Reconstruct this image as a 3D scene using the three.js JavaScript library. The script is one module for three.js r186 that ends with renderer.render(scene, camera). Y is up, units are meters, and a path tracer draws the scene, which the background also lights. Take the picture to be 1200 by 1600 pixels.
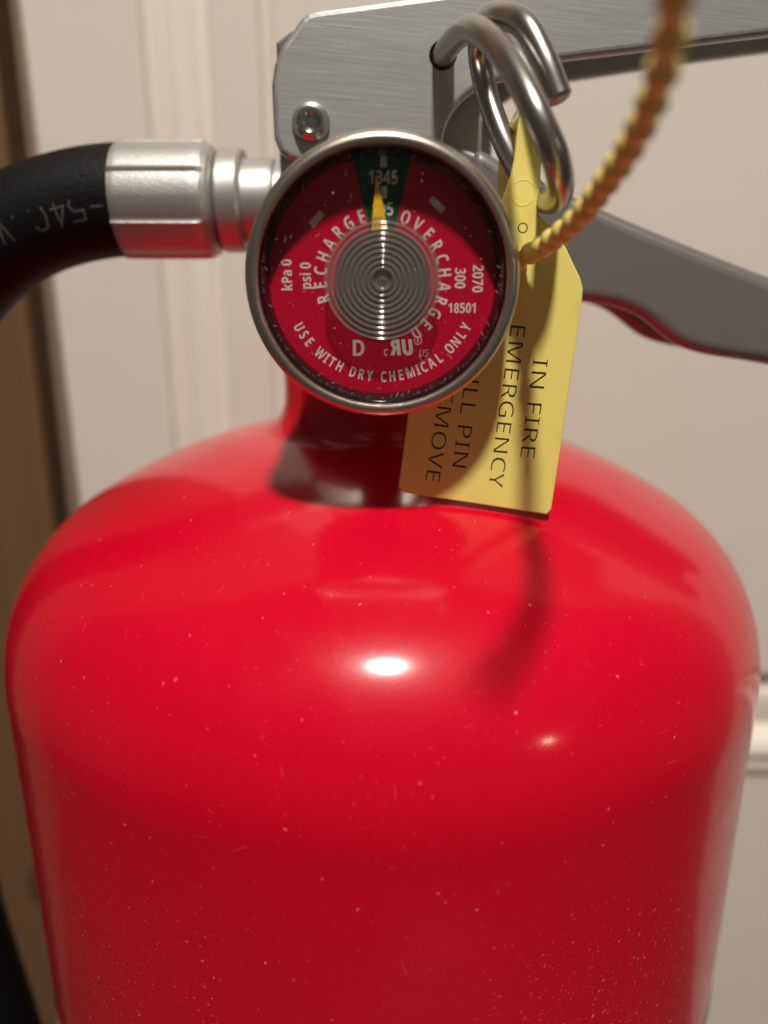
import * as THREE from 'three';
import { mergeGeometries, toCreasedNormals } from 'three/addons/utils/BufferGeometryUtils.js';
import { ImprovedNoise } from 'three/addons/math/ImprovedNoise.js';

// ---------------------------------------------------------------- camera, light, exposure
const MM = 0.001;
const scene = new THREE.Scene();
const camera = new THREE.PerspectiveCamera(66.98, 3 / 4, 0.005, 20);
camera.position.set(0.0003, 0, 0.137);
camera.rotation.set(THREE.MathUtils.degToRad(-17.2), 0, 0);
camera.focus = 0.1;
camera.userData.fStop = 10;
scene.add(camera);
scene.background = new THREE.Color(0.062, 0.058, 0.052);          // the dim warm room behind the photographer

const renderer = new THREE.WebGLRenderer({ antialias: true });
renderer.setSize(768, 1024);
renderer.toneMapping = THREE.LinearToneMapping;
renderer.toneMappingExposure = 1;
renderer.shadowMap.enabled = true;

function lamp(name, color, intensity, x, y, z, size) {             // room lamps, out of the frame
  const l = new THREE.PointLight(color, intensity, 0, 2);
  l.name = name; l.position.set(x, y, z); l.castShadow = true; l.shadow.radius = size; scene.add(l);
  return l;
}
lamp('ceiling_light', new THREE.Color(1, 0.93, 0.84), 9.3, 0.03, 1.34, 0.78, 3.0);
lamp('table_light', new THREE.Color(1, 0.8, 0.55), 0.35, 1.55, 0.42, 1.65, 1.2);

// ---------------------------------------------------------------- helpers
let seed = 20240607;
const rnd = () => { seed = (seed + 0x6d2b79f5) | 0; let t = Math.imul(seed ^ (seed >>> 15), 1 | seed); t = (t + Math.imul(t ^ (t >>> 7), 61 | t)) ^ t; return ((t ^ (t >>> 14)) >>> 0) / 4294967296; };
const noise = new ImprovedNoise();
const V = (x, y, z) => new THREE.Vector3(x, y, z);
const rgb = (r, g, b) => new THREE.Color().setRGB(r, g, b);
function thing(name, label, category, base) {                      // base in mm; parts are given in the same mm frame as the whole scene
  const g = new THREE.Group(); g.name = name; g.position.set(base[0] * MM, base[1] * MM, base[2] * MM);
  g.userData = { label, category, base }; scene.add(g);
  return g;
}
function mesh(name, geo, mat, parent) {
  let root = parent; while (root && !root.userData.base) root = root.parent;
  const b = root ? root.userData.base : [0, 0, 0];
  geo.translate(-b[0], -b[1], -b[2]); geo.scale(MM, MM, MM);
  const m = new THREE.Mesh(geo, mat); m.name = name; m.castShadow = m.receiveShadow = true;
  (parent || scene).add(m);
  return m;
}
const merge = (list) => mergeGeometries(list.map((g) => {
  const n = g.index ? g.toNonIndexed() : g;
  for (const k of Object.keys(n.attributes)) if (!['position', 'normal', 'uv'].includes(k)) n.deleteAttribute(k);
  return n;
}));
function grid(nu, nv, fn) {                                          // fn(u, v) -> [x, y, z]
  const p = [], uv = [], ix = [];
  for (let j = 0; j <= nv; j++) for (let i = 0; i <= nu; i++) { p.push(...fn(i / nu, j / nv)); uv.push(i / nu, j / nv); }
  for (let j = 0; j < nv; j++) for (let i = 0; i < nu; i++) { const a = j * (nu + 1) + i, b = a + 1, c = a + nu + 1, d = c + 1; ix.push(a, b, d, a, d, c); }
  const g = new THREE.BufferGeometry();
  g.setAttribute('position', new THREE.Float32BufferAttribute(p, 3)); g.setAttribute('uv', new THREE.Float32BufferAttribute(uv, 2)); g.setIndex(ix);
  g.computeVertexNormals();
  return g;
}
function lathe(pts, seg = 96, crease = 0.6) {
  const g = new THREE.LatheGeometry(pts.map((p) => new THREE.Vector2(p[0], p[1])), seg);
  return toCreasedNormals(g, crease);
}
const facing = (g) => g.rotateX(Math.PI / 2);                        // lathe axis y -> z (towards the viewer)
function outline(pts, holes = []) {
  const s = new THREE.Shape(pts.map((p) => new THREE.Vector2(p[0], p[1])));
  for (const [x, y, r] of holes) { const h = new THREE.Path(); h.absarc(x, y, r, 0, Math.PI * 2, true); s.holes.push(h); }
  return s;
}
function plate(shape, z0, z1, bevel, seg = 3, curve = 24) {           // a plate between z0 and z1 with rounded edges
  const g = new THREE.ExtrudeGeometry(shape, { depth: z1 - z0 - 2 * bevel, bevelEnabled: bevel > 0, bevelThickness: bevel, bevelSize: bevel, bevelOffset: -bevel, bevelSegments: seg, curveSegments: curve });
  g.translate(0, 0, z0 + bevel);
  return g;
}
const smooth = (pts, n) => new THREE.CatmullRomCurve3(pts.map((p) => V(...p)), false, 'centripetal').getSpacedPoints(n);
function tube(pts, r, seg, round = 20) { return new THREE.TubeGeometry(new THREE.CatmullRomCurve3(pts.map((p) => V(...p)), false, 'centripetal'), seg, r, round); }
function capAt(p, dir, r) { const g = new THREE.SphereGeometry(r, 16, 10); g.scale(1, 1, 0.35); g.lookAt(V(...dir)); g.translate(...p); return g; }
function canvasTexture(w, h, draw, srgb = true) {
  const c = document.createElement('canvas'); c.width = w; c.height = h; draw(c.getContext('2d'), w, h);
  const t = new THREE.CanvasTexture(c); if (srgb) t.colorSpace = THREE.SRGBColorSpace;
  t.wrapS = t.wrapT = THREE.RepeatWrapping; t.anisotropy = 8;
  return t;
}
function dataTexture(n, fn) {                                        // grey texture, fn(i, j) -> 0..1
  const d = new Uint8Array(n * n * 4);
  for (let j = 0; j < n; j++) for (let i = 0; i < n; i++) { const v = Math.max(0, Math.min(255, fn(i, j) * 255)); d.set([v, v, v, 255], (j * n + i) * 4); }
  const t = new THREE.DataTexture(d, n, n); t.magFilter = THREE.LinearFilter; t.minFilter = THREE.LinearFilter; t.wrapS = t.wrapT = THREE.RepeatWrapping; t.needsUpdate = true;
  return t;
}
const looped = (i, j, n, f) => {                                     // noise that repeats every n
  const a = (i / n) * Math.PI * 2, b = (j / n) * Math.PI * 2, r = f / (2 * Math.PI);
  return noise.noise(Math.cos(a) * r + 7, Math.sin(a) * r + Math.cos(b) * r * 1.3, Math.sin(b) * r * 1.3 + 3);
};

// ---------------------------------------------------------------- surface textures
const streaks = dataTexture(512, (() => {                            // brushed metal: fine lines along u
  const rows = Array.from({ length: 512 }, () => rnd());
  const cuts = Array.from({ length: 1400 }, () => [rnd() * 512, Math.floor(rnd() * 512), 15 + rnd() * 120, rnd() - 0.5]);
  const f = new Float32Array(512 * 512);
  for (let j = 0; j < 512; j++) for (let i = 0; i < 512; i++) f[j * 512 + i] = 0.5 + 0.22 * (rows[j] - 0.5) + 0.12 * looped(i, j * 6, 512, 8);
  for (const [x, y, l, a] of cuts) for (let k = 0; k < l; k++) f[y * 512 + (Math.floor(x + k) % 512)] += a * 0.8 * Math.sin((k / l) * Math.PI);
  for (let k = 0; k < 46; k++) { let x = rnd() * 512, y = rnd() * 512; const a = rnd() * 6.3, l = 6 + rnd() * 26, d = (rnd() - 0.6) * 0.7; for (let q = 0; q < l; q++) { x += Math.cos(a); y += Math.sin(a); f[((Math.floor(y) + 1024) % 512) * 512 + ((Math.floor(x) + 1024) % 512)] += d; } }
  return (i, j) => f[j * 512 + i];
})());
const streakMap = streaks.clone(); streakMap.repeat.set(1 / 44, 1 / 18); streakMap.rotation = -0.095; streakMap.needsUpdate = true;
const streakTone = dataTexture(512, (() => { const d = streaks.image.data; return (i, j) => 0.8 + 0.5 * (d[(j * 512 + i) * 4] / 255 - 0.5); })());
streakTone.repeat.copy(streakMap.repeat); streakTone.rotation = streakMap.rotation;
const grain = dataTexture(512, (i, j) => 0.5 + 0.25 * looped(i, j, 512, 40) + 0.2 * looped(j, i, 512, 90) + 0.12 * (rnd() - 0.5));
const grainMm = grain.clone(); grainMm.repeat.set(1 / 12, 1 / 12); grainMm.needsUpdate = true;
const peel = dataTexture(512, (i, j) => 0.5 + 0.3 * looped(i, j, 512, 36) + 0.12 * looped(j, i, 512, 80));
peel.repeat.set(8, 8);

const TILE = 200;                                                    // mm of painted steel per repeat
function specks(c, w, h, n, size, alpha, tone) {
  for (let k = 0; k < n; k++) {
    const x = rnd() * w, y = rnd() * h, r = size * (0.35 + rnd() * rnd() * 1.6);
    c.fillStyle = `rgba(${tone},${alpha * (0.3 + 0.7 * rnd())})`;
    c.beginPath(); c.ellipse(x, y, r, r * (0.45 + 0.55 * rnd()), rnd() * 3, 0, 7); c.fill();
  }
}
function fibres(c, w, h, n, len, alpha, width, tone) {
  for (let k = 0; k < n; k++) {
    const x = rnd() * w, y = rnd() * h, a = rnd() * 6.3, l = len * (0.3 + rnd());
    c.strokeStyle = `rgba(${tone},${alpha * (0.3 + 0.7 * rnd())})`; c.lineWidth = width * (0.6 + rnd() * 0.6);
    c.beginPath(); c.moveTo(x, y); c.quadraticCurveTo(x + Math.cos(a) * l * 0.5 + (rnd() - 0.5) * l * 0.4, y + Math.sin(a) * l * 0.5, x + Math.cos(a) * l, y + Math.sin(a) * l); c.stroke();
  }
}
const paintMap = canvasTexture(2048, 2048, (c, w, h) => {
  c.fillStyle = 'rgb(206,2,36)'; c.fillRect(0, 0, w, h);
  for (let k = 0; k < 60; k++) {                                     // faint dusty smears
    const x = rnd() * w, y = rnd() * h, r = 40 + rnd() * 160, g = c.createRadialGradient(x, y, 0, x, y, r);
    g.addColorStop(0, 'rgba(215,60,70,0.10)'); g.addColorStop(1, 'rgba(215,60,70,0)'); c.fillStyle = g; c.fillRect(x - r, y - r, 2 * r, 2 * r);
  }
  specks(c, w, h, 9000, 1.1, 0.5, '235,150,150');
  specks(c, w, h, 1500, 1.7, 0.7, '245,190,185');
  specks(c, w, h, 60, 1.9, 0.7, '250,225,215');
  fibres(c, w, h, 260, 16, 0.4, 1.2, '240,170,170');
  for (let k = 0; k < 9000; k++) {                                   // dust settled on the lower right and left of the wall
    const left = rnd() < 0.3, t = Math.pow(rnd(), 0.6), x = left ? w - 200 - rnd() * 500 : 120 + 560 * Math.pow(rnd(), 0.7), y = 430 + 640 * t, q = 0.8 + rnd() * rnd() * rnd() * 2.2;
    c.fillStyle = `rgba(240,185,175,${0.3 + 0.6 * rnd()})`; c.beginPath(); c.ellipse(x, y, q, q * 0.6, rnd() * 3, 0, 7); c.fill();
  }
  for (let k = 0; k < 7; k++) {                                      // scuffs
    const x = rnd() * w, y = rnd() * h;
    for (let q = 0; q < 26; q++) { c.fillStyle = `rgba(235,120,125,${0.06 + 0.12 * rnd()})`; c.beginPath(); c.ellipse(x + (rnd() - 0.5) * 36, y + (rnd() - 0.5) * 22, 1 + rnd() * 4, 1 + rnd() * 2, rnd() * 3, 0, 7); c.fill(); }
  }
});
const paintRough = dataTexture(512, (i, j) => 0.62 + 0.18 * looped(i, j, 512, 10) + 0.12 * looped(j, i, 512, 40));

// ---------------------------------------------------------------- materials
const std = (o) => new THREE.MeshStandardMaterial(o), phys = (o) => new THREE.MeshPhysicalMaterial(o);
const redPaint = phys({ map: paintMap, specularIntensity: 0.2, roughness: 0.6, roughnessMap: paintRough, clearcoat: 0.7, clearcoatRoughness: 0.13, bumpMap: peel, bumpScale: 0.000013 });
const redPlain = phys({ color: rgb(0.6, 0.002, 0.017), specularIntensity: 0.4, roughness: 0.45, clearcoat: 0.6, clearcoatRoughness: 0.1 });
const brushed = std({ color: rgb(0.62, 0.63, 0.62), map: streakTone, metalness: 0.7, roughness: 0.45, bumpMap: streakMap, bumpScale: 0.000014 });
const castMetal = std({ color: rgb(0.52, 0.51, 0.48), metalness: 0.8, roughness: 0.45, bumpMap: grainMm, bumpScale: 0.00005 });
const valveMetal = std({ color: rgb(0.6, 0.57, 0.52), metalness: 0.9, roughness: 0.3 });
const bezelMetal = std({ color: rgb(0.6, 0.53, 0.44), metalness: 1, roughness: 0.33, bumpMap: grain, bumpScale: 0.00002 });
const wireMetal = std({ color: rgb(0.42, 0.4, 0.37), metalness: 1, roughness: 0.3, bumpMap: grain, bumpScale: 0.00001 });
const zincMetal = std({ color: rgb(0.62, 0.63, 0.6), metalness: 1, roughness: 0.22 });
const fleckMap = canvasTexture(1024, 1024, (c, w, h) => { c.fillStyle = 'rgb(215,215,215)'; c.fillRect(0, 0, w, h); specks(c, w, h, 120, 2.2, 0.5, '255,255,255'); specks(c, w, h, 160, 2, 0.25, '120,116,110'); fibres(c, w, h, 60, 60, 0.25, 1.6, '255,255,255'); fibres(c, w, h, 40, 50, 0.25, 1.6, '110,106,100'); });
fleckMap.repeat.set(1 / 50, 1 / 50);
const greySteel = std({ color: rgb(0.36, 0.34, 0.33), map: fleckMap, metalness: 0.5, roughness: 0.42, bumpMap: grainMm, bumpScale: 0.00002 });
const blackGloss = std({ color: rgb(0.008, 0.007, 0.008), roughness: 0.08 });
const yellowPlastic = (map) => phys({ map, color: map ? 0xffffff : rgb(0.8, 0.62, 0.09), roughness: 0.42, bumpMap: grainMm, bumpScale: 0.00002 });
const beadPlastic = phys({ color: rgb(0.93, 0.72, 0.2), roughness: 0.4, transmission: 0.0 });

// ---------------------------------------------------------------- the setting behind: cream panelled door, brown board, wall, floor
const FLOOR = -420, TOP = 260;
const paintNoise = dataTexture(512, (i, j) => 0.93 + 0.07 * looped(i, j, 512, 6) + 0.05 * looped(i * 3, j, 512, 60));
const creamPaint = std({ color: rgb(0.88, 0.81, 0.72), map: paintNoise, roughness: 0.5, bumpMap: grain, bumpScale: 0.00008 });
const door = thing('panelled_door', 'cream painted panelled door behind the red fire extinguisher', 'door', [120, FLOOR, -100]);
const box = (x0, x1, y0, y1, z0, z1) => { const g = new THREE.BoxGeometry(x1 - x0, y1 - y0, z1 - z0); g.translate((x0 + x1) / 2, (y0 + y1) / 2, (z0 + z1) / 2); return g; };
mesh('door_leaf', plate(outline([[-97, FLOOR + 4], [420, FLOOR + 4], [420, TOP], [-97, TOP]]), -117, -104, 1.2, 3), creamPaint, door);
// stile and panel sheets in front of the leaf, with moulding profiles between them
mesh('stile', plate(outline([[-97, FLOOR + 4], [-65, FLOOR + 4], [-65, TOP], [-97, TOP]]), -104.5, -99.4, 1.6, 4), creamPaint, door);
const vBead = (x, w, z) => { const g = new THREE.CylinderGeometry(w, w, TOP - FLOOR - 6, 20); g.scale(1, 1, 0.55); g.translate(x, (TOP + FLOOR) / 2, z); return g; };
mesh('moulding', merge([vBead(-62.5, 2.2, -102.0), vBead(-55, 5.2, -103.6), box(-66, -47, FLOOR + 5, TOP - 0.5, -104.3, -102.2)]), creamPaint, door);
mesh('panel', plate(outline([[-47.5, -132], [-33.2, -132], [-33.2, TOP - 1], [-47.5, TOP - 1]]), -104.2, -100.6, 1.2, 3), creamPaint, door);
mesh('panel', plate(outline([[-30.4, -132], [419, -132], [419, TOP - 1], [-30.4, TOP - 1]]), -104.2, -100, 1.2, 3), creamPaint, door);
const railShape = new THREE.Shape();                                 // profile in (z, y)
railShape.moveTo(-104, -139.5); railShape.lineTo(-101.5, -139.5); railShape.quadraticCurveTo(-100.2, -143, -102.4, -152.5);
railShape.lineTo(-98.2, -154.5); railShape.quadraticCurveTo(-95.4, -157, -95.2, -160.5); railShape.quadraticCurveTo(-96.4, -163.5, -97.4, -164); railShape.quadraticCurveTo(-96.2, -166.5, -97.6, -169); railShape.lineTo(-99.3, -171.5); railShape.lineTo(-104, -172);
const railFixed = (() => {
  const pts = railShape.getPoints(12);
  return toCreasedNormals(grid(1, pts.length - 1, (u, v) => { const k = Math.round(v * (pts.length - 1)); return [-44 + (1 - u) * 463, pts[k].y, pts[k].x]; }).toNonIndexed(), 0.5);
})();
mesh('rail_moulding', railFixed, creamPaint, door);
mesh('lower_panel', plate(outline([[-46, FLOOR + 6], [419, FLOOR + 6], [419, -170.6], [-46, -170.6]]), -104.3, -99.2, 1.2, 3), creamPaint, door);

const woodMap = canvasTexture(512, 1024, (c, w, h) => {
  c.fillStyle = 'rgb(138,108,76)'; c.fillRect(0, 0, w, h);
  for (let k = 0; k < 260; k++) { const x = rnd() * w; c.strokeStyle = `rgba(${rnd() < 0.5 ? '92,66,44' : '160,128,92'},${0.05 + 0.12 * rnd()})`; c.lineWidth = 0.6 + rnd() * 3; c.beginPath(); c.moveTo(x, 0); c.bezierCurveTo(x + (rnd() - 0.5) * 30, h * 0.3, x + (rnd() - 0.5) * 30, h * 0.7, x + (rnd() - 0.5) * 20, h); c.stroke(); }
  for (let k = 0; k < 46; k++) { const x = rnd() * w, y = h * 0.52 + rnd() * h * 0.4; c.save(); c.translate(x, y); c.rotate(-1.0 + 0.3 * rnd()); c.fillStyle = `rgba(48,34,22,${0.35 + 0.3 * rnd()})`; c.beginPath(); c.ellipse(0, 0, 10 + rnd() * 26, 5 + rnd() * 9, 0, 0, 7); c.fill(); c.restore(); }
});
const woodBrown = std({ map: woodMap, color: rgb(0.62, 0.56, 0.5), roughness: 0.6 });
const board = thing('brown_board', 'plain brown board with dark marks, upright left of the cream door', 'board', [-160, FLOOR, -108]);
{ const g = plate(outline([[-230, FLOOR + 1], [-108.5, FLOOR + 1], [-113.5, TOP], [-230, TOP]].reverse()), -117.5, -104, 1.5, 3);
  const p = g.attributes.position, uv = g.attributes.uv; for (let i = 0; i < p.count; i++) uv.setXY(i, (p.getX(i) + 230) / 130, (p.getY(i) - FLOOR) / 680);
  // the board leans: its lower end stands a little further left
  for (let i = 0; i < p.count; i++) if (p.getX(i) > -200) p.setX(i, p.getX(i) + (p.getY(i) > 0 ? 9 : -3));
  mesh('board_face', g, woodBrown, board); }
const backWall = mesh('wall', box(-700, 700, FLOOR, TOP + 500, -200, -118), std({ color: rgb(0.24, 0.165, 0.11), roughness: 0.8 }), null);
backWall.userData = { kind: 'structure' };
const floor = mesh('floor', box(-900, 900, FLOOR - 20, FLOOR, -200, 900), std({ color: rgb(0.045, 0.032, 0.022), roughness: 0.6 }), null);
floor.userData = { kind: 'structure' };

// ---------------------------------------------------------------- the fire extinguisher
const ext = thing('fire_extinguisher', 'glossy red fire extinguisher with silver valve, black hose and round pressure gauge', 'fire extinguisher', [0, FLOOR, 0]);
{ // cylinder: domed top, rounded shoulder, straight wall, foot
  const R = 66, Rk = 28, Rd = 100, h0 = -63, c = R - Rk, a = Math.asin(c / (Rd - Rk)), yc = h0 - (Rd - Rk) * Math.cos(a), pts = [];
  for (let i = 0; i <= 26; i++) { const t = 0.15 + (a - 0.15) * i / 26; pts.push([Rd * Math.sin(t), yc + Rd * Math.cos(t)]); }
  for (let i = 1; i <= 30; i++) { const t = a + (Math.PI / 2 - a) * i / 30; pts.push([c + Rk * Math.sin(t), h0 + Rk * Math.cos(t)]); }
  for (let y = -72; y > FLOOR + 20; y -= 10) pts.push([R, y]);
  pts.push([R, FLOOR + 14], [R - 2, FLOOR + 6], [R - 6, FLOOR + 1], [R - 14, FLOOR]);
  pts.reverse();
  const seg = 220, g = new THREE.LatheGeometry(pts.map((p) => new THREE.Vector2(p[0], p[1])), seg, Math.PI);
  const uv = g.attributes.uv, n = pts.length; let s = 0; const arc = pts.map((p, i) => (s += i ? Math.hypot(p[0] - pts[i - 1][0], p[1] - pts[i - 1][1]) : 0));
  for (let i = 0; i <= seg; i++) for (let j = 0; j < n; j++) uv.setXY(i * n + j, (i / seg) * 2, arc[j] / TILE);
  mesh('cylinder', g, redPaint, ext);
}
mesh('neck', lathe([[14, -8], [16.4, -8], [17.1, -8.8], [17.1, -20], [17.3, -22], [17.8, -23.6], [18.6, -24.9], [19.8, -25.9], [21.5, -26.7], [23.6, -27.4]].reverse(), 96, 0.9), redPlain, ext);
{ // paper label round the lower body
  const g = grid(120, 2, (u, v) => { const t = -1.62 + 3.24 * u, r = 66.12; return [r * Math.sin(t), -290 + v * 167, r * Math.cos(t)]; });
  mesh('paper_label', g, std({ color: rgb(0.72, 0.7, 0.66), roughness: 0.5 }), ext).userData.label = 'white paper label round the lower body';
}
// valve body between the levers
mesh('valve_body', merge([
  plate(outline([[-15.6, 4], [-15.4, 32], [-13, 33.5], [-12, 20], [7, 19.9], [8.0, 19.6], [16.3, 16.3], [17.7, 15.2], [20, 7], [18, -8.2], [-16, -8.2]].reverse()), -9.5, 9.5, 0.5, 2),
  plate(outline([[7, 6], [7, 31], [15.6, 31], [15.6, 15]].reverse()), -11.4, 3, 0.4, 2),
  plate(outline([[15.5, 8], [15.5, 24], [18.2, 24], [18.2, 8]].reverse()), -11, -3, 0.4, 2),
  facing(lathe([[5.2, 27.2], [5.2, 9]].reverse(), 40)),
]), valveMetal, ext);

// upper lever: two brushed side plates joined by a top web
const leverPts = (far) => {
  const p = [[-15.7, 18.6], [-15.75, 25.6], [-15.2, 28.2], [-14.1, 30.4], [-11.2, 33.9], [-10.3, 34.5], [-9.2, 34.8], [9.1, 36.9], [52.5, 41.2], [105, 46.5], ...(far ? [[105, 40.4], [54, 34.4], [24.9, 30.4]] : [[105, 36.7], [54, 31.7], [24.9, 28.6]])];
  for (let k = 0; k <= 12; k++) { const t = Math.PI / 2 + 0.05 + (k / 12) * (Math.PI / 2 - 0.02); p.push([18.8 + 10 * Math.cos(t), 17.6 + 8.6 * Math.sin(t)]); }
  p.push([8.7, 15.6], [-11.8, 15.4], [-13.6, 15.8], [-14.9, 16.7]);
  return p.reverse();
};
const lever = mesh('operating_lever', merge([
  plate(outline(leverPts(false), [[8.6, 29.2, 2.05]]), 11.6, 14, 0.9, 4),
  facing(lathe([[1.95, 10.5], [1.95, 14.012], [3.05, 14.012]].reverse(), 48, 0.5)).translate(8.6, 29.2, 0),
  plate(outline(leverPts(true), [[8.6, 29.2, 2.05]]), -14, -11.6, 0.9, 4),
  plate(outline([[-8.6, 33.4], [-8.6, 34.7], [9.1, 36.6], [52.5, 40.9], [104, 46.0], [104, 44.2], [52.5, 39.1], [9.1, 34.9]]), -12.2, 12.2, 0.3, 1),
]), brushed, ext);
{ const head = facing(lathe([[0.01, 1.15], [0.9, 1.1], [1.25, 1.35], [1.5, 1.75], [1.9, 1.7], [2.3, 1.2], [2.7, 0.5], [2.75, 0]].reverse(), 48, 0.5)); head.translate(-10.2, 20.6, 14.01);
  mesh('rivet', head, zincMetal, lever); }

// lower carrying handle
const handlePts = [[14, 17.4], [19.5, 15.2], [28.9, 11.3], [39.4, 7.1], [60.1, -0.4], [100, -14], [102, -26], [76, -17.4], [62, -14.2], [51.6, -12.5], [47.3, -11.0], [40.8, -6.6], [36.6, -5.1], [31, -4.4], [24, -4.2], [14, -2]];
const handleCurve = new THREE.CatmullRomCurve3(handlePts.map((p) => V(p[0], p[1], 0)), true, 'centripetal').getPoints(150).map((p) => [p.x, p.y]).reverse();
mesh('carry_handle', merge([plate(outline(handleCurve), 6.5, 11, 2, 5), plate(outline(handleCurve.map(([x, y]) => [x, y])), -11, -6.5, 2, 5),
  plate(outline([[15, 15.6], [19.6, 14.6], [60, -1.2], [98, -14.6], [98, -16.4], [59, -3], [19, 12.4], [15, 13.5]].reverse()), -9, 9, 0.3, 1)]), greySteel, ext);

// hose coupling: ribbed sleeve, collar and stem (axis along x)
const AY = 11.2;
const alongX = (prof, seg = 72) => { const g = lathe(prof, seg, 0.5); g.rotateZ(-Math.PI / 2); g.translate(0, AY, 0); return g; };   // profile [r, x]
{ const prof = [[8.0, -41.6], [8.3, -42.3], [8.85, -42.4], [8.95, -42.1], [9, -38], [9, -33], [9, -29.2], [8.85, -28.2], [8.4, -27.3], [7.7, -26.7], [6.5, -26.4]];
  const N = 210, rib = (t) => { const k = (((t / (Math.PI * 2)) * 7 - 0.525) % 1 + 1.5) % 1 - 0.5; return 0.42 * Math.exp(-Math.pow(k / 0.035, 2)) - 0.12 * (0.25 - k * k) * 0 + 0.28 * Math.abs(k) ; };
  const rows = []; for (let i = 0; i < prof.length - 1; i++) for (let q = 0; q < 4; q++) rows.push([prof[i][0] + (prof[i + 1][0] - prof[i][0]) * q / 4, prof[i][1] + (prof[i + 1][1] - prof[i][1]) * q / 4]);
  rows.push(prof[prof.length - 1]);
  const g = grid(N, rows.length - 1, (u, v) => { const t = u * Math.PI * 2, row = rows[Math.round(v * (rows.length - 1))], fade = row[1] > -28.6 ? Math.max(0, 1 - (row[1] + 28.6) / 0.9) : 1, r = row[0] + (row[0] > 8.2 ? rib(t) * fade : 0) - 0.05; return [row[1], AY + r * Math.sin(t), r * Math.cos(t)]; });
  const coupling = mesh('hose_coupling', toCreasedNormals(g.toNonIndexed(), 0.55), castMetal, ext);
  coupling.geometry.attributes.uv.array.forEach((_, i, a) => { a[i] *= i % 2 ? 20 : 56; });
  mesh('collar', alongX([[6.3, -26.6], [7.7, -26.3], [8.05, -25.9], [8.05, -22.9], [7.75, -22.4], [6.4, -22.3]]), castMetal, coupling);
  mesh('stem', alongX([[6.5, -22.5], [6.55, -18], [6.3, -17.4], [5.9, -17.2], [5.9, -9]]), castMetal, coupling);
}
// hose
{ const path = [[-38, AY, 0], [-42, 11.3, 0], [-47, 10.9, 0], [-53, 9.7, 0], [-58.5, 7.9, 0], [-64, 5.0, 0], [-74, -3.4, -0.5], [-83, -18, -1], [-89, -40, -1], [-93, -75, 0], [-94.5, -110, 0], [-93, -140, 0], [-89.5, -172, 0], [-86, -205, 2], [-84, -240, 4]];
  const curve = new THREE.CatmullRomCurve3(path.map((p) => V(...p)), false, 'centripetal');
  const g = new THREE.TubeGeometry(curve, 220, 8.75, 40);
  // where the print sits: the skin nearest these points
  const at = (x, y) => { const p = g.attributes.position; let best = 1e9, k = 0; for (let i = 0; i < p.count; i++) { if (p.getZ(i) < 2) continue; const d = Math.hypot(p.getX(i) - x, p.getY(i) - y); if (d < best) { best = d; k = i; } } return [g.attributes.uv.getX(k), g.attributes.uv.getY(k)]; };
  const A = at(-43.6, 10.2), B = at(-54.5, 8.2), L = curve.getLength(), C = 2 * Math.PI * 8.75;
  const hoseMap = canvasTexture(2048, 512, (c, w, h) => {
    c.fillStyle = 'rgb(9,10,10)'; c.fillRect(0, 0, w, h);
    specks(c, w, h, 1500, 1.0, 0.3, '120,120,118'); fibres(c, w, h, 60, 26, 0.16, 1.2, '130,128,122');
    const sx = w / L, sy = h / C;                                    // pixels per mm along and around
    c.save(); c.translate(A[0] * w, (1 - A[1]) * h); c.rotate(Math.atan2(-(B[1] - A[1]) * h, (B[0] - A[0]) * w)); c.scale(sx, sy);
    c.strokeStyle = 'rgba(150,148,142,0.6)'; c.lineWidth = 0.28; c.lineCap = 'round';
    const line = (...p) => { c.beginPath(); c.moveTo(p[0], p[1]); for (let i = 2; i < p.length; i += 2) c.lineTo(p[i], p[i + 1]); c.stroke(); };
    line(0.2, 0, 2.2, 0);
    line(5.6, -1.8, 3.5, -1.8, 3.4, -0.3, 5.0, -0.4, 5.6, 0.6, 5.0, 1.8, 3.4, 1.9);
    line(7.9, 2.0, 7.7, -2.0, 6.4, 0.7, 8.6, 0.6);
    line(11.9, -1.2, 11.2, -2.0, 10.0, -1.8, 9.6, 0, 10.0, 1.8, 11.2, 2.0, 11.9, 1.3);
    line(14.5, 1.4, 14.8, 1.2); line(16.4, -1.8, 17.2, 1.8, 18.2, -1.6);
    c.restore();
  });
  const hoseBump = grain.clone(); hoseBump.repeat.set(9, 2); hoseBump.needsUpdate = true;
  mesh('hose', g, phys({ map: hoseMap, specularIntensity: 0.45, roughness: 0.6, bumpMap: hoseBump, bumpScale: 0.00012 }), ext);
}

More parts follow.
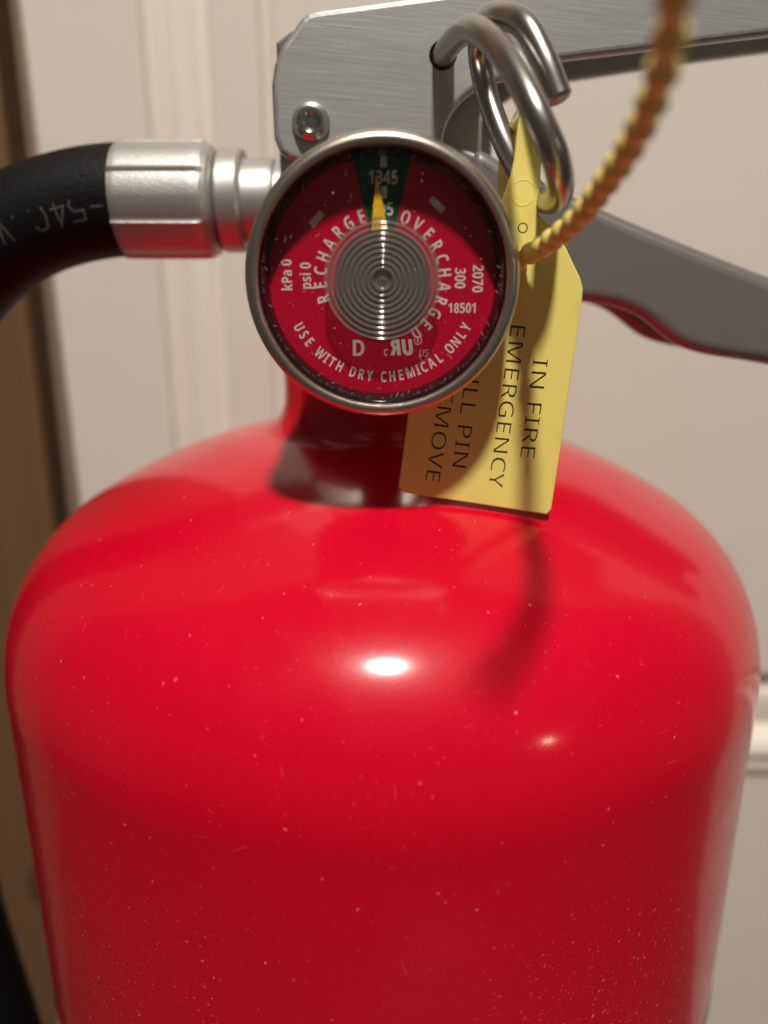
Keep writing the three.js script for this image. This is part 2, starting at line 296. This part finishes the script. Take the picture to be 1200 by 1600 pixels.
// pressure gauge (axis along z, centre 0.1, -0.8)
const GX = 0.12, GY = -0.8, put = (g) => { g.scale(1.02, 1.02, 1); g.translate(GX, GY, 0); return g; };
const gauge = mesh('pressure_gauge', put(facing(lathe([[4.9, 27], [14.4, 27], [15.1, 27.7], [15.2, 38.6], [15.72, 40.4], [15.72, 42.6], [15.6, 43.2], [15.3, 43.7], [14.95, 43.95], [14.55, 44], [14.25, 43.85], [14.12, 43.5]], 160, 0.7))), bezelMetal, ext);
mesh('bezel_seal', put(facing(lathe([[14.12, 43.5], [13.95, 43.3], [13.75, 42.9], [13.35, 40.9], [13.3, 40.0]], 160, 0.5))), blackGloss, gauge);
const dialMap = canvasTexture(1024, 1024, (c, w) => {
  const k = w / 1040; c.setTransform(k, 0, 0, k, w / 2, w / 2);       // origin at the dial's centre
  c.fillStyle = 'rgb(194,3,48)'; c.fillRect(-520, -520, 1040, 1040);
  c.fillStyle = 'rgb(0,74,44)'; c.beginPath(); c.moveTo(0, 0); const a0 = -Math.PI / 2 - 0.259, a1 = -Math.PI / 2 + 0.247; c.arc(0, 0, 520, a0, a1); c.closePath(); c.fill();
  c.fillStyle = 'rgb(225,216,212)';
  const t = (s, x, y, size, squeeze = 0.8, rot = 0, weight = 'bold') => { c.save(); c.translate(x, y); c.rotate(rot); c.scale(squeeze, 1); c.font = `${weight} ${size}px sans-serif`; c.textAlign = 'center'; c.textBaseline = 'middle'; c.fillText(s, 0, 0); c.restore(); };
  const bar = (x, y, w2, h2, rot) => { c.save(); c.translate(x, y); c.rotate(rot); c.fillRect(-w2 / 2, -h2 / 2, w2, h2); c.restore(); };
  const arc = (s, r, from, to, size, squeeze, inward) => {            // letters along a circle; angles clockwise from the top
    for (let i = 0; i < s.length; i++) { const a = from + (to - from) * (i + 0.5) / s.length; c.save(); c.rotate(a); c.translate(0, -r); if (inward) c.rotate(Math.PI); c.scale(squeeze, 1); c.font = `bold ${size}px sans-serif`; c.textAlign = 'center'; c.textBaseline = 'middle'; c.fillText(s[i], 0, 0); c.restore(); }
  };
  const D = Math.PI / 180;
  bar(5, -494, 28, 76, 0); bar(7, -357, 25, 50, 0);
  t('1345', 3, -417, 74, 0.8); t('195', 0, -291, 74, 0.8);
  bar(235, -308, 72, 30, 42 * D); bar(-285, -250, 72, 30, -44 * D);
  arc('RECHARGE', 274, -114 * D, -13 * D, 80, 0.74); arc('OVERCHARGED', 274, 15 * D, 153 * D, 80, 0.74);
  t('kPa 0', -422, -18, 66, 0.8, -Math.PI / 2); t('psi 0', -338, -15, 66, 0.8, -Math.PI / 2);
  t('2070', 421, -3, 66, 0.82, Math.PI / 2); t('300', 342, -5, 66, 0.82, Math.PI / 2);
  t('18501', 357, 122, 60, 0.8);
  // bottom line with a proportional spread
  { const s = 'USE WITH DRY CHEMICAL ONLY', wd = [...s].map((ch) => ch === ' ' ? 0.62 : ch === 'I' ? 0.5 : 'MW'.includes(ch) ? 1.3 : 1), sum = wd.reduce((x, y) => x + y, 0); let run = 0;
    for (let i = 0; i < s.length; i++) { const a = (64 - 128 * (run + wd[i] / 2) / sum) * D; run += wd[i]; c.save(); c.rotate(Math.PI + a); c.translate(0, -428); c.rotate(Math.PI); c.scale(0.74, 1); c.font = 'bold 66px sans-serif'; c.textAlign = 'center'; c.textBaseline = 'middle'; c.fillText(s[i], 0, 0); c.restore(); } }
  t('D', -110, 298, 100, 0.95); t('C', 14, 318, 42, 0.7, 0); t('US', 184, 320, 44, 0.85, 0, 'italic'); 
  c.save(); c.translate(88, 296); c.transform(-1, 0, 0.12, 1, 0, 0); c.scale(0.85, 1); c.font = 'bold 92px sans-serif'; c.textAlign = 'center'; c.textBaseline = 'middle'; c.fillText('UR', 0, 0); c.lineWidth = 5; c.strokeStyle = 'rgb(225,216,212)'; c.strokeText('UR', 0, 0); c.restore();
  c.lineWidth = 3.5; c.strokeStyle = 'rgb(225,216,212)'; c.beginPath(); c.arc(160, 265, 16, 0, 7); c.stroke(); t('R', 160, 266, 22, 0.9);
});
{ const g = new THREE.CircleGeometry(14.0, 128); g.translate(GX, GY, 40.2);
  // 520 dial units = 14.1 mm
  const uv = g.attributes.uv; for (let i = 0; i < uv.count; i++) uv.setXY(i, 0.5 + (uv.getX(i) - 0.5) * 14.0 / 14.1, 0.5 + (uv.getY(i) - 0.5) * 14.0 / 14.1);
  mesh('dial', g, phys({ map: dialMap, roughness: 0.4, specularIntensity: 0.5 }), gauge); }
{ const s = outline([[-1.75, 0.6], [1.75, 0.6], [0.06, 11.4], [-0.06, 11.4]].reverse()), g = new THREE.ExtrudeGeometry(s, { depth: 0.25, bevelEnabled: false }); g.rotateZ(0.06); g.translate(GX, GY, 40.6);
  mesh('needle', g, std({ color: rgb(0.95, 0.58, 0.012), roughness: 0.45 }), gauge); }
mesh('hub', put(facing(lathe([[0.01, 41.75], [0.5, 41.75], [0.55, 41.5], [1.0, 41.5], [1.1, 41.3], [5.4, 41.2], [5.6, 40.4]].reverse(), 64, 0.4))), std({ color: rgb(0.12, 0.095, 0.075), metalness: 0.5, roughness: 0.5 }), gauge);
const lensScratch = canvasTexture(1024, 1024, (c, w, h) => {
  c.fillStyle = '#fff'; c.fillRect(0, 0, w, h);
  fibres(c, w, h, 46, 26, 0.5, 1.6, '0,0,0'); specks(c, w, h, 260, 1.3, 0.7, '0,0,0'); specks(c, w, h, 24, 2.2, 0.8, '0,0,0');
  for (let k = 0; k < 70; k++) { const a = rnd() * 6.3, r = 470 + rnd() * 40; c.strokeStyle = `rgba(0,0,0,${0.2 + 0.4 * rnd()})`; c.lineWidth = 1.6; c.beginPath(); c.moveTo(512 + r * Math.cos(a), 512 + r * Math.sin(a)); c.lineTo(512 + (r + 14) * Math.cos(a + 0.02), 512 + (r + 14) * Math.sin(a + 0.02)); c.stroke(); }
}, false);
{ // clear lens: flat rim, stepped rings in the middle
  const pts = [[14.0, 42.2], [13.7, 42.55], [6.72, 42.6]], rings = [[6.72, 42.6]];
  for (let i = 0; i <= 216; i++) { const r = 6.7 - (5.5 * i) / 216; rings.push([r, 42.8 + 0.2 * Math.pow(0.5 + 0.5 * Math.cos(((6.7 - r) / 0.61) * Math.PI * 2), 1.6) + 0.25 * (6.7 - r) / 5.5]); }
  rings.push([1.0, 43.0], [0.9, 42.7], [0.5, 42.75], [0.01, 42.9]);
  const g = new THREE.LatheGeometry(pts.map((p) => new THREE.Vector2(...p)), 160); facing(g);
  const p = g.attributes.position, uv = g.attributes.uv; for (let i = 0; i < p.count; i++) uv.setXY(i, 0.5 + p.getX(i) / 28.2, 0.5 + p.getY(i) / 28.2);
  put(g);
  mesh('lens', g, phys({ color: rgb(0.93, 0.92, 0.9), roughness: 0.06, transmission: 1, transmissionMap: lensScratch, thickness: 0, ior: 1.5 }), gauge);
  mesh('lens_rings', put(facing(new THREE.LatheGeometry(rings.map((p) => new THREE.Vector2(...p)), 200))), phys({ color: rgb(0.66, 0.62, 0.58), roughness: 0.1, transmission: 0.86, thickness: 0, ior: 1.8 }), gauge);
}

// ---------------------------------------------------------------- pull pin with its coiled ring
{ const pin = thing('pull_pin', 'steel pull pin whose coiled wire ring hangs from the lever hole', 'pull pin', [9, 6, 15]);
  const ring = [[8.6, 29.2, -16], [8.6, 29.2, 8], [8.7, 29.15, 15], [9.5, 28.9, 23], [10.7, 28.0, 31], [12.3, 25.4, 37], [14.3, 21.4, 42], [16.6, 15.9, 46], [18.8, 11.8, 46], [20.2, 9.2, 43], [20.5, 8.2, 38], [19.8, 9.2, 32], [18.0, 12.6, 27], [15.9, 18, 22.5], [13.9, 24.2, 20], [12.9, 28.1, 21.3], [13.0, 29.9, 27], [14.2, 28.8, 33], [16.25, 26.7, 37], [18.3, 22.7, 39], [19.95, 18.8, 40]];
  const g = tube(ring, 1.55, 260, 24), e = ring[ring.length - 1];
  mesh('pin_wire', merge([g, capAt([19.95, 18.8, 40], [1.65, -3.9, 1], 1.54)]), wireMetal, pin);
}

// ---------------------------------------------------------------- yellow seal tag
{ const tag = thing('seal_tag', 'yellow plastic seal tag with printed capitals and beaded strap, hanging from the pin ring', 'tag', [13, -32, 33]);
  const body = [[19.6, 6.6], [21.5, 4.9], [23.2, 2.8], [25.3, -0.9], [25.75, -2.2], [25.75, -4.3], [23.6, -31.4], [23.0, -32.15], [3.3, -29.05], [2.55, -28.3], [3.9, -17.4]];
  for (let k = 0; k <= 14; k++) { const a = -1.305 + k * 0.137; body.push([0.37 + 16.1 * Math.cos(a), -1.0 + 16.1 * Math.sin(a)]); }   // its left edge follows the round case of the gauge
  const UW = 26, X0 = 1, Y0 = -34, UH = 52;
  const tagMap = canvasTexture(1024, 2048, (c, w, h) => {
    c.fillStyle = 'rgb(247,232,128)'; c.fillRect(0, 0, w, h);
    specks(c, w, h, 700, 1.8, 0.16, '120,100,30'); fibres(c, w, h, 40, 90, 0.12, 2, '120,95,40');
    for (let k = 0; k < 26; k++) { const x = rnd() * w, y = rnd() * h, q = 60 + rnd() * 200, g = c.createRadialGradient(x, y, 0, x, y, q); g.addColorStop(0, 'rgba(190,160,70,0.13)'); g.addColorStop(1, 'rgba(190,160,70,0)'); c.fillStyle = g; c.fillRect(x - q, y - q, 2 * q, 2 * q); }
    c.strokeStyle = 'rgb(44,42,30)'; c.fillStyle = 'rgb(44,42,30)';
    const X = (x) => (x - X0) / UW * w, Y = (y) => (1 - (y - Y0) / UH) * h, sx = w / UW, sy = h / UH;
    const line = (s, xa, ya, xb, yb, size) => {                      // text from (xa, ya) to (xb, yb), reading downwards
      c.save(); c.translate(X((xa + xb) / 2), Y((ya + yb) / 2)); c.scale(sx, sy); c.rotate(Math.atan2(-(yb - ya), xb - xa));
      c.font = `${size}px sans-serif`; c.textAlign = 'center'; c.textBaseline = 'middle';
      const long = Math.hypot(xb - xa, yb - ya), m = c.measureText(s).width; c.scale(long / m, 1); c.fillText(s, 0, 0); c.strokeStyle = 'rgb(247,232,128)'; c.lineWidth = 0.055; c.strokeText(s, 0, 0); c.restore();
    };
    line('IN FIRE', 21.45, -10.8, 20.35, -24.4, 2.75); line('EMERGENCY', 18.35, -6.4, 16.25, -28.3, 2.75);
    line('PULL PIN', 13.1, -9.4, 11.2, -25.9, 2.75); line('REMOVE', 9.7, -12.4, 7.6, -27.7, 2.75);
    c.lineWidth = 0.14 * sx; c.beginPath(); c.ellipse(X(17.6), Y(5.0), 0.55 * sx, 0.55 * sy, 0, 0, 7); c.stroke();
  });
  tagMap.repeat.set(1 / UW, 1 / UH); tagMap.offset.set(-X0 / UW, -Y0 / UH);
  const tagMat = phys({ map: tagMap, roughness: 0.45 });
  const moved = (g) => g.translate(-0.25, 0.22, 2);
  mesh('tag_plate', moved(plate(outline(body), 32.2, 33.1, 0.18, 2)), tagMat, tag);
  const neckPts = [[16.6, 18.6], [18.6, 19.0], [19.3, 17], [19.45, 13], [19.5, 5], [19.5, -2], [18, -4.2], [16.25, -3.6], [16.5, -1], [16.3, 2], [15.7, 4.8], [14.4, 7.1], [15.2, 9.0], [15.8, 10.8], [16.15, 12.6], [16.35, 15.6]].reverse();
  mesh('tag_neck', moved(plate(outline(neckPts), 33.1, 33.9, 0.25, 3)), tagMat, tag);
  { const r = new THREE.TorusGeometry(1.45, 0.05, 8, 40); r.translate(17.4, 9.0, 33.9); mesh('moulded_ring', moved(r), tagMat, tag); }
  // the loop of the strap behind the ring
  mesh('strap_loop', tube([[17.8, 18.4, 35.2], [17.9, 19.4, 32], [17.9, 19.2, 25], [17.4, 15.4, 17.5], [17.4, 12.5, 16.8], [16.6, 9, 22], [15.4, 6, 30]], 0.8, 40, 12), beadPlastic, tag);
  const sp = [[14.8, -0.6, 34.6], [16.37, 0.9, 35.6], [17.15, 1.6, 37], [18.2, 2.45, 40.2], [19.25, 3.74, 47], [20.1, 5.33, 53], [20.4, 7.2, 59], [20.5, 9.7, 67], [20.0, 12.2, 74], [19.3, 14.2, 78.3], [18.3, 16.1, 82], [17.0, 18.2, 86], [15.3, 20.2, 90], [13.2, 21.6, 93]];
  const curve = new THREE.CatmullRomCurve3(sp.map((p) => V(...p)), false, 'centripetal'), L = curve.getLength();
  const strap = mesh('beaded_strap', new THREE.TubeGeometry(curve, 160, 0.88, 12), beadPlastic, tag);
  const n = Math.floor(L / 3.2);
  for (let i = 0; i <= n; i++) {
    const p = curve.getPointAt(i / n), d = curve.getTangentAt(i / n), g = new THREE.SphereGeometry(1.3, 20, 14); g.scale(1, 1, 1.12); g.lookAt(d); g.translate(p.x, p.y, p.z);
    mesh(i ? `bead_${String(i).padStart(3, '0')}` : 'bead', g, beadPlastic, strap);
  }
}
for (const o of scene.children) delete o.userData.base;
renderer.render(scene, camera);
